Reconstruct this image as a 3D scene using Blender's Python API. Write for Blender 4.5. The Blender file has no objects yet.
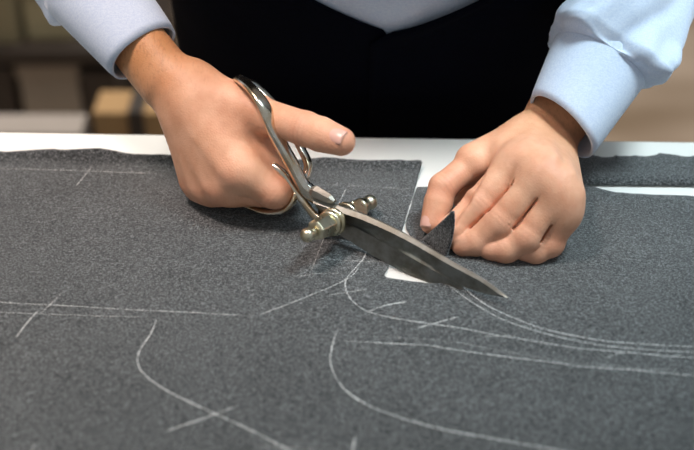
import bpy, bmesh, math, random
import numpy as np
from mathutils import Vector, Matrix, noise
from mathutils.geometry import delaunay_2d_cdt
random.seed(4)
SC = bpy.context.scene
COL = SC.collection

# ------------------------------------------------------------------ camera
F = 1157.0
PITCH = math.radians(35)
CAM = np.array([0, -.8*math.cos(PITCH), .8*math.sin(PITCH)])
CR = np.array([1, 0, 0.]); CF = np.array([0, math.cos(PITCH), -math.sin(PITCH)]); CU = np.array([0, math.sin(PITCH), math.cos(PITCH)])
def ray(x, y): return CF+(x-347)/F*CR+(225-y)/F*CU
def az(x, y, z):
    r = ray(x, y); return CAM+r*((z-CAM[2])/r[2])
def atY(x, y, Y):
    r = ray(x, y); return CAM+r*((Y-CAM[1])/r[1])
def nrm(v):
    v = np.array(v, float); return v/np.linalg.norm(v)
# frame of the shears: PO pivot, PA along the blade, PN along the bolt (away from the lens), PU up in the blade plane
PO = az(340, 218, .022); PT = az(508, 297, .010); PQ = az(428, 283, 0)
PN = nrm(np.cross(PQ-PO, PT-PO)); PN = PN if PN[1] > 0 else -PN
PA = nrm(PT-PO); PU = np.cross(PA, PN); PU = PU if PU[2] > 0 else -PU
def pn(x, y, off=0.):
    r = ray(x, y); o = PO+PN*off
    return CAM+r*(((o-CAM)@PN)/(r@PN))
def loc(x, y, off=0.):
    q = pn(x, y, off)-PO; return np.array([q@PA, q@PU])
def glob(s, h, w): return PO+PA*s+PU*h+PN*w

cam_d = bpy.data.cameras.new('camera'); cam = bpy.data.objects.new('camera', cam_d); COL.objects.link(cam)
cam_d.sensor_width = 36; cam_d.lens = F/694*36
cam.location = CAM; cam.rotation_euler = (math.pi/2-PITCH, 0, 0)
cam_d.dof.use_dof = True; cam_d.dof.focus_distance = .785; cam_d.dof.aperture_fstop = 4.2
cam_d.clip_start = .01; cam_d.clip_end = 60
SC.camera = cam

# ------------------------------------------------------------------ materials
def lin(h):
    if isinstance(h, str):
        h = [int(h[i:i+2], 16)/255 for i in (0, 2, 4)]
        h = [c/12.92 if c <= .04045 else ((c+.055)/1.055)**2.4 for c in h]
    return (*h, 1.)
class NT:
    def __init__(s, name):
        s.m = bpy.data.materials.new(name); s.m.use_nodes = True; s.t = s.m.node_tree
        s.b = s.t.nodes['Principled BSDF']; s.out = s.t.nodes['Material Output']
        s.co = s.n('ShaderNodeTexCoord').outputs['Object']
    def n(s, k, **kw):
        q = s.t.nodes.new(k)
        for a, v in kw.items(): setattr(q, a, v)
        return q
    def l(s, a, b): s.t.links.new(a, b)
    def noise(s, scale, detail=2, rough=.5, vec=None, stretch=None):
        q = s.n('ShaderNodeTexNoise'); q.inputs['Scale'].default_value = scale
        q.inputs['Detail'].default_value = detail; q.inputs['Roughness'].default_value = rough
        v = vec or s.co
        if stretch:
            mp = s.n('ShaderNodeMapping'); mp.inputs['Scale'].default_value = stretch[:3]
            if len(stretch) > 3: mp.inputs['Rotation'].default_value = (0, 0, stretch[3])
            s.l(v, mp.inputs[0]); v = mp.outputs[0]
        s.l(v, q.inputs['Vector']); return q.outputs['Fac']
    def ramp(s, fac, stops):
        r = s.n('ShaderNodeValToRGB'); e = r.color_ramp.elements
        while len(e) < len(stops): e.new(.5)
        for i, (p, c) in enumerate(stops):
            e[i].position = p; e[i].color = lin(c) if isinstance(c, str) else (c, c, c, 1)
        s.l(fac, r.inputs[0]); return r.outputs[0]
    def mix(s, fac, a, b, mode='MIX'):
        q = s.n('ShaderNodeMix', data_type='RGBA', blend_type=mode)
        for i, v in ((0, fac), (6, a), (7, b)):
            if isinstance(v, (float, int)): q.inputs[i].default_value = v
            elif isinstance(v, (str, tuple)): q.inputs[i].default_value = lin(v)
            else: s.l(v, q.inputs[i])
        return q.outputs[2]
    def math(s, op, a, b=None):
        q = s.n('ShaderNodeMath', operation=op)
        for i, v in enumerate((a, b)):
            if v is None: continue
            if isinstance(v, (float, int)): q.inputs[i].default_value = v
            else: s.l(v, q.inputs[i])
        return q.outputs[0]
    def bump(s, h, dist, strength=1.):
        q = s.n('ShaderNodeBump'); q.inputs['Distance'].default_value = dist; q.inputs['Strength'].default_value = strength
        s.l(h, q.inputs['Height']); s.l(q.outputs[0], s.b.inputs['Normal'])
    def set(s, **kw):
        for k, v in kw.items():
            i = s.b.inputs[k.replace('_', ' ')]
            if isinstance(v, (float, int)): i.default_value = v
            elif isinstance(v, (str, tuple)): i.default_value = lin(v)
            else: s.l(v, i)
        return s.m

def m_plain(name, col, rough=.6, metal=0., var=.08, scale=30, bump=0.):
    t = NT(name); f = t.noise(scale, 3)
    c = t.mix(t.math('MULTIPLY', f, var*2), col, (0, 0, 0), 'MIX')
    if bump: t.bump(f, bump)
    return t.set(Base_Color=c, Roughness=rough, Metallic=metal)

def m_wool(name, dark, mid, light):
    t = NT(name)
    a = t.noise(1.0, 2, .6, stretch=(620, 2300, 620, .25)); b = t.noise(1.0, 2, .6, stretch=(2300, 700, 620, -.12))
    c = t.noise(620, 3, .7); d = t.noise(14, 2, .5)
    f = t.math('ADD', t.math('MULTIPLY', a, .42), t.math('MULTIPLY', b, .33))
    f = t.math('ADD', f, t.math('MULTIPLY', c, .30))
    f = t.math('ADD', f, t.math('MULTIPLY', t.math('SUBTRACT', d, .5), .04))
    colr = t.ramp(f, [(.41, dark), (.52, mid), (.65, light)])
    t.bump(f, .0011, .9)
    t.set(Base_Color=colr, Roughness=.92, Sheen_Weight=.25, Sheen_Roughness=.5)
    t.b.inputs['Specular IOR Level'].default_value = .15
    return t.m
M_WOOL = m_wool('charcoal_melange_wool', '1f2122', '444748', '878a8c')

def m_chalk():
    t = NT('tailors_chalk')
    g = t.math('ADD', t.math('MULTIPLY', t.noise(1., 2, .6, stretch=(900, 1500, 900)), .75), t.math('MULTIPLY', t.noise(160, 2), .25))
    a = t.math('MULTIPLY', t.math('SUBTRACT', g, .36), 4.5)
    at = t.n('ShaderNodeAttribute', attribute_name='press')
    a = t.math('MULTIPLY', t.math('MINIMUM', t.math('MAXIMUM', a, 0.38), 1.), at.outputs['Fac'])
    t.set(Base_Color='c4c7c6', Roughness=.95, Alpha=a)
    return t.m
M_CHALK = m_chalk()

def m_table():
    t = NT('white_laminate'); f = t.noise(9, 3)
    return t.set(Base_Color=t.mix(f, 'e6e6e2', 'dcdcd8'), Roughness=.38)
M_TABLE = m_table()

def m_steel(name, c1, c2, rough, aniso=None, bump=.0):
    t = NT(name)
    f = t.noise(1., 3, .6, stretch=aniso) if aniso else t.noise(160, 3, .6)
    g = t.noise(45, 4, .65)
    r = t.math('ADD', rough-.06, t.math('MULTIPLY', f, .14))
    if bump: t.bump(f, bump, .6)
    return t.set(Base_Color=t.mix(t.ramp(g, [(.4, 0.), (.62, 1.)]), c1, c2), Metallic=1., Roughness=r)
M_BLADE = m_steel('ground_blade_steel', 'a5a49d', '8c877c', .50, (60, 900, 900), .00006)
M_FLAT = m_steel('hollow_ground_steel', '9a9994', '77736a', .30, (60, 900, 900), .00004)
M_NICKEL = m_steel('worn_nickel_plate', 'e2ddd2', 'cdb898', .2, None, .00003)
M_BOLT = m_steel('yellowed_nickel', 'dcd5bd', 'c2b797', .28, None, .0001)

def m_skin():
    t = NT('skin')
    at = t.n('ShaderNodeAttribute', attribute_name='tone')   # r: redness, g: tan and hair, b: crease
    sp = t.n('ShaderNodeSeparateColor'); t.l(at.outputs['Color'], sp.inputs[0])
    n1 = t.noise(55, 4, .6); n2 = t.noise(18, 2); n3 = t.noise(700, 2, .6)
    base = t.mix(t.ramp(n1, [(.35, 0.), (.68, 1.)]), 'e8b796', 'd49c7a')
    base = t.mix(t.math('MULTIPLY', n2, .35), base, 'dda086')
    base = t.mix(t.math('MULTIPLY', sp.outputs[0], .75), base, 'c57a66')
    base = t.mix(t.math('MULTIPLY', sp.outputs[1], .8), base, 'c08552')
    hair = t.noise(1., 2, .6, stretch=(520, 190, 260, .6))
    hm = t.math('MULTIPLY', t.ramp(hair, [(.52, 0.), (.66, 1.)]), t.math('MULTIPLY', sp.outputs[1], .28))
    base = t.mix(hm, base, '7d5030')
    base = t.mix(t.math('MULTIPLY', sp.outputs[2], .55), base, '9c5646')
    v = t.n('ShaderNodeTexVoronoi', feature='DISTANCE_TO_EDGE'); v.inputs['Scale'].default_value = 480; t.l(t.co, v.inputs['Vector'])
    h = t.math('ADD', t.math('MULTIPLY', v.outputs['Distance'], .8), t.math('MULTIPLY', n1, 1.3))
    t.bump(h, .0005, .5)
    t.set(Base_Color=base, Roughness=.50, Subsurface_Weight=.10, Subsurface_Scale=.0016)
    t.b.inputs['Subsurface Radius'].default_value = (1, .35, .2)
    t.b.inputs['Specular IOR Level'].default_value = .4
    return t.m
M_SKIN = m_skin()
M_NAIL = m_plain('nail', 'e0ae9e', .22, 0, .02)

def m_cotton(name, c1, c2, wscale=1300, sheen=.2, bump=.0002):
    t = NT(name)
    a = t.noise(1., 2, .5, stretch=(wscale, wscale*.3, wscale)); b = t.noise(1., 2, .5, stretch=(wscale*.3, wscale, wscale*.4))
    f = t.math('MULTIPLY', t.math('ADD', a, b), .5)
    t.bump(f, bump, .6)
    t.set(Base_Color=t.mix(t.ramp(f, [(.38, 0.), (.62, 1.)]), c1, c2), Roughness=.85, Sheen_Weight=sheen)
    t.b.inputs['Specular IOR Level'].default_value = .2
    return t.m
M_SHIRT = m_cotton('pale_blue_poplin', 'c2d2ea', 'd3e0f2')
M_VEST = m_cotton('midnight_navy_wool', '03050c', '060916', 900, 0.)
M_VEST.node_tree.nodes['Principled BSDF'].inputs['Specular IOR Level'].default_value = .04
M_TROUSER = m_cotton('dark_trouser_wool', '090a0f', '0e1018', 900, .03)
M_PEARL = m_plain('pearl_button', 'dfe3ea', .25, 0, .03)
M_HAIR = m_plain('dark_brown_hair', '2b1d14', .6, 0, .2, 200, .002)
M_SHOE = m_plain('black_leather', '111013', .35)

# ------------------------------------------------------------------ object helpers
def tag(o, label=None, cat=None, group=None, kind=None):
    for k, v in (('label', label), ('category', cat), ('group', group), ('kind', kind)):
        if v: o[k] = v
    return o
def empty(name, at, label, cat, group=None):
    o = bpy.data.objects.new(name, None); o.empty_display_size = .05; o.location = at; COL.objects.link(o)
    return tag(o, label, cat, group)
def put(name, verts, faces, mats, parent=None, smooth=True, thick=0., offset=-1., bevel=0., fm=None, attrs=None):
    me = bpy.data.meshes.new(name)
    off = np.array(parent.location) if parent is not None and parent.parent is None else np.zeros(3)
    if parent is not None and parent.parent is not None: off = np.array(parent.location)+np.array(parent.parent.location)
    me.from_pydata([tuple(float(c) for c in np.asarray(v, float)-off) for v in verts], [], [tuple(int(i) for i in f) for f in faces])
    if not isinstance(mats, (list, tuple)): mats = [mats]
    for m in mats: me.materials.append(m)
    if fm is not None: me.polygons.foreach_set('material_index', fm)
    me.polygons.foreach_set('use_smooth', [smooth]*len(me.polygons))
    if attrs:
        for k, (ty, data) in attrs.items():
            at = me.attributes.new(k, ty, 'POINT')
            at.data.foreach_set('color' if ty == 'FLOAT_COLOR' else 'value', np.asarray(data, float).ravel())
    bm = bmesh.new(); bm.from_mesh(me); bmesh.ops.recalc_face_normals(bm, faces=bm.faces); bm.to_mesh(me); bm.free()
    o = bpy.data.objects.new(name, me); COL.objects.link(o)
    if parent is not None: o.parent = parent
    if thick:
        q = o.modifiers.new('thickness', 'SOLIDIFY'); q.thickness = thick; q.offset = offset
    if bevel:
        q = o.modifiers.new('bevel', 'BEVEL'); q.width = bevel; q.segments = 2; q.limit_method = 'ANGLE'; q.angle_limit = math.radians(35)
    return o
class MB:
    def __init__(s): s.v = []; s.f = []; s.m = []
    def add(s, v, f, mi=0):
        b = len(s.v); s.v += [np.asarray(p, float) for p in v]; s.f += [tuple(i+b for i in q) for q in f]; s.m += [mi]*len(f)
    def box(s, lo, hi, mi=0, rz=0.):
        lo = np.array(lo, float); hi = np.array(hi, float); c = (lo+hi)/2
        P = []
        for k in range(8):
            p = np.array([hi[i] if k >> i & 1 else lo[i] for i in range(3)])-c
            P.append(c+np.array([p[0]*math.cos(rz)-p[1]*math.sin(rz), p[0]*math.sin(rz)+p[1]*math.cos(rz), p[2]]))
        s.add(P, [(0, 2, 3, 1), (4, 5, 7, 6), (0, 1, 5, 4), (2, 6, 7, 3), (0, 4, 6, 2), (1, 3, 7, 5)], mi)
    def lathe(s, c, ax, prof, n=20, mi=0, e1=None):
        ax = nrm(ax); e1 = nrm(np.cross(ax, [0.1, .2, 1]) if e1 is None else e1-ax*(np.asarray(e1)@ax)); e2 = np.cross(ax, e1)
        V = []; Fc = []
        for (t, r) in prof:
            for k in range(n):
                a = 2*math.pi*k/n; V.append(np.asarray(c)+ax*t+(e1*math.cos(a)+e2*math.sin(a))*r)
        for i in range(len(prof)-1):
            for k in range(n):
                Fc.append((i*n+k, i*n+(k+1) % n, (i+1)*n+(k+1) % n, (i+1)*n+k))
        Fc.append(tuple(range(n))); Fc.append(tuple((len(prof)-1)*n+k for k in range(n)))
        s.add(V, Fc, mi)
    def build(s, name, mats, parent=None, **k): return put(name, s.v, s.f, mats, parent, fm=s.m, **k)
def cr(pts, n, closed=False):
    P = [np.asarray(p, float) for p in pts]; N = len(P); out = []
    segs = N if closed else N-1
    for i in range(segs):
        g = (lambda j: P[j % N]) if closed else (lambda j: P[min(max(j, 0), N-1)])
        p0, p1, p2, p3 = g(i-1), g(i), g(i+1), g(i+2)
        for k in range(n):
            t = k/n
            out.append(.5*((2*p1)+(-p0+p2)*t+(2*p0-5*p1+4*p2-p3)*t*t+(-p0+3*p1-3*p2+p3)*t**3))
    if not closed: out.append(P[-1])
    return out
def sweep(path, radii, ref, n=14, closed=False, caps=True, sq=1.):
    """tube whose section is an ellipse: radii = (r across ref, r along ref) per point; sq<1 squares it off"""
    V = []; Fc = []; N = len(path)
    for i, p in enumerate(path):
        a = path[(i-1) % N if closed else max(i-1, 0)]; b = path[(i+1) % N if closed else min(i+1, N-1)]
        T = nrm(b-a); B = nrm(ref-T*(ref@T)); C = np.cross(T, B); ra, rb = radii[i]
        for k in range(n):
            q = 2*math.pi*k/n; c, s_ = math.cos(q), math.sin(q)
            c = math.copysign(abs(c)**sq, c); s_ = math.copysign(abs(s_)**sq, s_)
            V.append(p+C*c*ra+B*s_*rb)
    for i in range(N if closed else N-1):
        j = (i+1) % N
        for k in range(n): Fc.append((i*n+k, i*n+(k+1) % n, j*n+(k+1) % n, j*n+k))
    if not closed and caps:
        Fc.append(tuple(range(n))); Fc.append(tuple((N-1)*n+k for k in range(n)))
    return V, Fc

# ------------------------------------------------------------------ implicit surfaces for the body
class Field:
    def __init__(s, lo, hi, h):
        s.lo = np.array(lo, float); s.h = h; s.n = np.ceil((np.array(hi)-s.lo)/h).astype(int)+1
        s.ax = [(s.lo[i]+h*np.arange(s.n[i])).astype(np.float32) for i in range(3)]
        s.f = np.full(s.n, 1., np.float32)
    def new(s):
        q = object.__new__(Field); q.lo, q.h, q.n, q.ax = s.lo, s.h, s.n, s.ax; q.f = np.full(s.n, 1., np.float32); return q
    def block(s, lo, hi):
        sl = []
        for i in range(3):
            a = int(np.clip((lo[i]-s.lo[i])//s.h, 0, s.n[i])); b = int(np.clip((hi[i]-s.lo[i])//s.h+2, 0, s.n[i]))
            if b <= a: return None, None
            sl.append(slice(a, b))
        sl = tuple(sl)
        return sl, (s.ax[0][sl[0]][:, None, None], s.ax[1][sl[1]][None, :, None], s.ax[2][sl[2]][None, None, :])
    @staticmethod
    def smin(a, b, k):
        if k <= 0: return np.minimum(a, b)
        hh = np.maximum(k-np.abs(a-b), 0)/k
        return np.minimum(a, b)-hh*hh*k*.25
    def cone(s, a, b, r1, r2, k=.002, flat=None, fs=1., sub=False):
        """round cone a-b; flat: a direction along which the section is scaled by fs"""
        a = np.asarray(a, float); b = np.asarray(b, float); m = max(r1, r2)*max(fs, 1)+k+3*s.h+(0 if not sub else 0)
        sl, X = s.block(np.minimum(a, b)-m, np.maximum(a, b)+m)
        if sl is None: return
        d = b-a; L = max(d@d, 1e-12)
        px, py, pz = X[0]-a[0], X[1]-a[1], X[2]-a[2]
        t = np.clip((px*d[0]+py*d[1]+pz*d[2])/L, 0, 1)
        qx, qy, qz = px-t*d[0], py-t*d[1], pz-t*d[2]
        if flat is not None:
            w = qx*flat[0]+qy*flat[1]+qz*flat[2]; g = (1/fs-1)
            qx, qy, qz = qx+w*g*flat[0], qy+w*g*flat[1], qz+w*g*flat[2]
        dist = np.sqrt(qx*qx+qy*qy+qz*qz)-(r1+(r2-r1)*t)
        if flat is not None and fs < 1: dist = dist*(.5+.5*fs)
        if sub: s.f[sl] = -s.smin(-s.f[sl], dist.astype(np.float32), k)
        else: s.f[sl] = s.smin(s.f[sl], dist.astype(np.float32), k)
    def merge(s, o, k): s.f = s.smin(s.f, o.f, k)
    def mesh(s):
        f = s.f; h = s.h; ins = f < 0; n = s.n
        c = np.zeros(n-1, np.int8)
        for dx in (0, 1):
            for dy in (0, 1):
                for dz in (0, 1): c += ins[dx:n[0]-1+dx, dy:n[1]-1+dy, dz:n[2]-1+dz]
        act = (c > 0) & (c < 8); idx = np.argwhere(act); vid = -np.ones(n-1, np.int64); vid[act] = np.arange(len(idx))
        P = np.zeros((len(idx), 3)); W = np.zeros(len(idx))
        i0, j0, k0 = idx.T
        cs = [(x, y, z) for x in (0, 1) for y in (0, 1) for z in (0, 1)]
        for A in cs:
            for ax in range(3):
                if A[ax]: continue
                B = list(A); B[ax] = 1
                fa = f[i0+A[0], j0+A[1], k0+A[2]]; fb = f[i0+B[0], j0+B[1], k0+B[2]]
                m = (fa < 0) != (fb < 0); den = np.where(m, fa-fb, 1); t = np.where(m, fa/den, 0)
                p = np.tile(np.array(A, float), (len(idx), 1)); p[:, ax] += t
                P += p*m[:, None]; W += m
        P = (P/W[:, None]+idx)*h+s.lo
        faces = []
        for ax in range(3):
            sl0 = [slice(None)]*3; sl1 = [slice(None)]*3
            sl0[ax] = slice(0, -1); sl1[ax] = slice(1, None)
            a = ins[tuple(sl0)]; b = ins[tuple(sl1)]; e = np.argwhere(a != b); sg = a[tuple(e.T)]
            u, v = (ax+1) % 3, (ax+2) % 3
            ok = (e[:, u] > 0) & (e[:, v] > 0) & (e[:, u] < n[u]-1) & (e[:, v] < n[v]-1); e = e[ok]; sg = sg[ok]
            du = np.zeros(3, int); du[u] = 1; dv = np.zeros(3, int); dv[v] = 1
            q = np.stack([vid[tuple((e-du-dv).T)], vid[tuple((e-dv).T)], vid[tuple(e.T)], vid[tuple((e-du).T)]], 1)
            q[~sg] = q[~sg][:, ::-1]; faces.append(q)
        return P, np.concatenate(faces)
def relax(P, Fc, it=2, lam=.5):
    E_ = np.concatenate([Fc[:, [0, 1]], Fc[:, [1, 2]], Fc[:, [2, 3]], Fc[:, [3, 0]]]); n = len(P)
    for _ in range(it):
        S = np.zeros_like(P); c = np.zeros(n)
        for a, b in ((0, 1), (1, 0)):
            for d in range(3): S[:, d] += np.bincount(E_[:, a], P[E_[:, b], d], n)
            c += np.bincount(E_[:, a], minlength=n)
        P = P+lam*(S/np.maximum(c, 1)[:, None]-P)
    return P
def vnormals(P, Fc):
    N = np.cross(P[Fc[:, 2]]-P[Fc[:, 0]], P[Fc[:, 3]]-P[Fc[:, 1]]); S = np.zeros_like(P)
    for i in range(4):
        for d in range(3): S[:, d] += np.bincount(Fc[:, i], N[:, d], len(P))
    return S/np.maximum(np.linalg.norm(S, axis=1), 1e-12)[:, None]
def segdist(P, a, b):
    a = np.asarray(a); d = np.asarray(b)-a; t = np.clip(((P-a)@d)/max(d@d, 1e-12), 0, 1)
    return np.linalg.norm(P-a-t[:, None]*d, axis=1), t

#@@SETTING
# ------------------------------------------------------------------ setting
FZ = -.9
def struct(o): o['kind'] = 'structure'; return o
t = NT('worn_concrete_floor'); f = t.noise(1.3, 4, .6); g = t.noise(.8, 2, .5, stretch=(1, 2.5, 1, .7))
c = t.mix(t.ramp(f, [(.35, 0.), (.65, 1.)]), 'b5a18f', '9e8b79'); c = t.mix(t.ramp(g, [(.48, 0.), (.66, 1.)]), c, '735f49')
M_FLOOR = t.set(Base_Color=c, Roughness=.55)
M_WALL = m_plain('warm_grey_plaster', '9b9184', .9, 0, .05, 4)
b = MB(); b.box((-3, -2.2, FZ-.05), (3, 4.2, FZ)); struct(b.build('floor', M_FLOOR, smooth=False))
b = MB(); b.box((-3, 4.2, FZ-.05), (3, 4.3, 1.7)); struct(b.build('wall_back', M_WALL, smooth=False))
b = MB(); b.box((-3.1, -2.2, FZ-.05), (-3, 4.3, 1.7)); struct(b.build('wall_left', M_WALL, smooth=False))

# cutting table
_e0, _e1 = az(0, 131.8, 0), az(694, 141.5, 0)
EDGE = _e0[1]+(_e1[1]-_e0[1])*(0-_e0[0])/(_e1[0]-_e0[0]); YAW = math.atan2(_e1[1]-_e0[1], _e1[0]-_e0[0])
tb = empty('cutting_table', (0, EDGE, FZ), 'long white laminate cutting table under the grey wool and both hands', 'table')
b = MB(); b.box((-1.25, -.85, -.035), (1.25, EDGE, 0)); b.build('tabletop', M_TABLE, tb, smooth=False, bevel=.002)
b = MB()
for lo, hi in (((-1.1, -.78, -.10), (1.1, -.755, -.035)), ((-1.1, .03, -.10), (1.1, .055, -.035)), ((-1.125, -.78, -.10), (-1.1, .055, -.035)), ((1.1, -.78, -.10), (1.125, .055, -.035))): b.box(lo, hi)
M_TLEG = m_plain('grey_enamel', '8d8f90', .4)
b.build('apron', M_TLEG, tb, smooth=False)
for x in (-1.1, 1.1):
    for y in (-.74, .02):
        b = MB(); b.box((x-.03, y-.03, FZ), (x+.03, y+.03, -.035)); b.build('leg', M_TLEG, tb, smooth=False, bevel=.003)
tb.rotation_euler.z = YAW

# ------------------------------------------------------------------ wool cloth
CT = .0016      # height of the cloth's upper face
cut_w = np.array([az(457, 284, 0)[:2], az(470, 290, 0)[:2]])
bladedir = (PT-PO)[:2]/np.linalg.norm((PT-PO)[:2])
WAVES = [(55, .022, .006), (101, .022, .010), (-10, .03, .005), (328, .02, .004), (386, .03, .003), (160, .03, .002), (235, .05, .003)]
WAVX = [(az(px, 152, 0)[0], w, a) for px, w, a in WAVES]
FAR_Y = az(200, 156, 0)[1]
EDGE_X = EDGE_YS = None
def clothz(x, y):
    z = CT+.0007*noise.noise(Vector((x*9, y*9, 1.3)))+.0005*noise.noise(Vector((x*23, y*30, 7)))+.0007
    e = float(np.interp(x, EDGE_X, EDGE_YS))-y if EDGE_X is not None else FAR_Y-y
    if x < .065:
        for wx, w, a in WAVX: z += .55*a*math.exp(-((x-wx)/w)**2)*math.exp(-(max(e, 0)/.0055)**2)
        z += .0034*math.exp(-(max(e, 0)/.0032)**2)
    # over the buried point of the under blade
    q = np.array([x, y])-cut_w[0]; s = q@bladedir; c_ = q@np.array([-bladedir[1], bladedir[0]])
    z += .0036*math.exp(-((s-.008)/.020)**2)*math.exp(-(c_/.007)**2)
    # slight rumple before the pinching hand
    hx, hy = az(520, 262, 0)[:2]
    z += .0022*math.exp(-((x-hx)/.06)**2-((y-hy-.004)/.009)**2)
    return z
def P2(l): return [tuple(az(x, y, CT)[:2]) for x, y in l]
far_left = [(-420, 156), (-300, 158), (-200, 157), (-100, 159), (-40, 158), (0, 159), (25, 159), (55, 159), (75, 160), (101, 159.5), (127, 160.5), (150, 160.5), (170, 161), (235, 162), (270, 165), (308, 165), (328, 164.5), (340, 165), (351, 166), (367, 166), (386, 166), (405, 166), (421, 166)]
slit_l = [(417, 180), (411, 203), (404, 224), (396, 245), (389, 265), (384.5, 277), (400, 280.5), (430, 284), (452, 284.5), (457, 285)]
slit_r = [(452, 280), (443, 272), (434, 262), (424, 252), (414, 242), (409, 233), (406, 225), (412, 203), (417, 187.5)]
far_right = [(437, 187), (480, 186), (530, 185), (575, 184), (589, 186), (609, 191.5), (633, 194), (693, 196.5), (760, 199), (900, 203), (1100, 206)]
def dens(pts, step=.004):
    out = []
    for i in range(len(pts)-1):
        a, b = np.array(pts[i]), np.array(pts[i+1]); k = max(1, int(np.linalg.norm(b-a)/step))
        out += [tuple(a+(b-a)*j/k) for j in range(k)]
    return out+[pts[-1]]
def frayed(pts, amp=.0005):
    return [(x, y+amp*random.uniform(-1, 1)) for x, y in pts]
top1 = frayed(dens([tuple(p[:2]) for p in cr(P2(far_left), 3)]))
sl = dens([tuple(p[:2]) for p in cr(P2(slit_l), 3)], .003); sr = dens([tuple(p[:2]) for p in cr(P2(slit_r), 3)], .003)
top2 = frayed(dens([tuple(p[:2]) for p in cr(P2(far_right), 3)]), .0003)
EDGE_X = np.array([p[0] for p in top1]); EDGE_YS = np.array([p[1] for p in top1])
x0, x1 = top1[0][0], top2[-1][0]
loop = top1+sl[1:]+sr+top2[1:]+[(x1, -.2), (x1+.02, -.50), (.3, -.505), (0, -.5), (-.3, -.503), (x0-.02, -.5), (x0, -.2)]
inner = []
y = -.26
while y < .13:
    x = -.34
    while x < .34:
        inner.append((x+random.uniform(-.0006, .0006), y+random.uniform(-.0006, .0006))); x += .006
    y += .006
for i in range(-14, 15):
    for j in range(0, 12): inner.append((i*.045, -.26-j*.02)) if j else None
for p in top1[::1]:
    if -.36 < p[0] < .062:
        for q in (.0012, .0024, .0036, .005, .007, .010): inner.append((p[0]+random.uniform(-.0004, .0004), p[1]-q))
# denser round the cut
cx, cy = cut_w[0]
for i in range(60):
    for j in range(30): inner.append((cx-.05+i*.0022, cy-.03+j*.0022))
nl = len(loop)
r = delaunay_2d_cdt([Vector(p) for p in loop+inner], [(i, (i+1) % nl) for i in range(nl)], [], 1, 1e-5)
V = [(v.x, v.y, clothz(v.x, v.y)) for v in r[0]]
Fs = [tuple(f) for f in r[2]]
# keep only triangles inside the outline
lp = np.array(loop)
def inside(px, py):
    xj, yj = np.roll(lp[:, 0], 1), np.roll(lp[:, 1], 1); xi, yi = lp[:, 0], lp[:, 1]
    m = ((yi > py) != (yj > py)); xx = (xj-xi)*(py-yi)/np.where(yj == yi, 1e-9, yj-yi)+xi
    return (np.sum(m & (px < xx)) % 2) == 1
Fs = [f for f in Fs if inside(sum(V[i][0] for i in f)/3, sum(V[i][1] for i in f)/3)]
# the cut corner that the left hand lifts: a triangular flap standing on the cut edge
bl = az(421, 240, CT); br = az(445, 259, CT)
tipz = .0; tp = az(453, 213, .041)
fl = len(V); NU, NV = 10, 14
for j in range(NV+1):
    v = j/NV
    for i in range(NU+1):
        s = i/NU; base = bl*(1-s)+br*s
        p = base*(1-v)+(tp+(s-.5)*np.array([.0022, .001, -.0004]))*v
        bend = math.sin(v*math.pi)*.0035
        p = p+PN*bend*(.6)+np.array([.0012, 0, 0])*math.sin(v*3.1)*(s-.4)
        V.append(tuple(p+np.array([0, 0, .0002])))
for j in range(NV):
    for i in range(NU): Fs.append((fl+j*(NU+1)+i, fl+j*(NU+1)+i+1, fl+(j+1)*(NU+1)+i+1, fl+(j+1)*(NU+1)+i))
cloth = put('wool_fabric', V, Fs, M_WOOL, thick=.0013)
tag(cloth, 'large charcoal grey wool cloth with chalked pattern lines, spread over the table and half cut', 'fabric')

def strip_obj():
    v = []; fc = []; n = 90
    T_ = [az(px, py, .003)[:2] for px, py in ((520, 159), (575, 158.5), (589, 158), (612, 159.5), (640, 158.5), (668, 157), (693, 159), (760, 160), (900, 161))]
    B_ = [az(px, py, .003)[:2] for px, py in ((520, 184), (575, 183.4), (589, 183.4), (612, 183.6), (640, 183.8), (668, 184), (693, 184.3), (760, 185), (900, 186))]
    T_ = cr(T_, 12); B_ = cr(B_, 12); n = len(T_)
    prof = [(0, .0018, 0), (.0, .0052, 0), (.06, .0066, 0), (.4, .0060, 0), (.75, .0063, 0), (.95, .0056, 0), (1, .0030, 0), (1, .0012, 0)]
    for i in range(n):
        fr = .0014*random.uniform(-1, 1)+.001*math.sin(i*.7)
        for k, (s, z, _) in enumerate(prof):
            p = T_[i]*(1-s)+B_[i]*s
            v.append((p[0], p[1]+(fr if s < .05 else 0), z+(.0006*math.sin(i*.35) if k < 3 else 0)))
    m = len(prof)
    for i in range(n-1):
        for k in range(m): fc.append((i*m+k, (i+1)*m+k, (i+1)*m+(k+1) % m, i*m+(k+1) % m))
    fc.append(tuple(range(m))); fc.append(tuple((n-1)*m+k for k in range(m)))
    o = put('fabric_strip', v, fc, M_WOOL, smooth=True)
    tag(o, 'narrow folded grey wool strip with frayed edge along the back of the table', 'fabric')
strip_obj()

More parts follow.
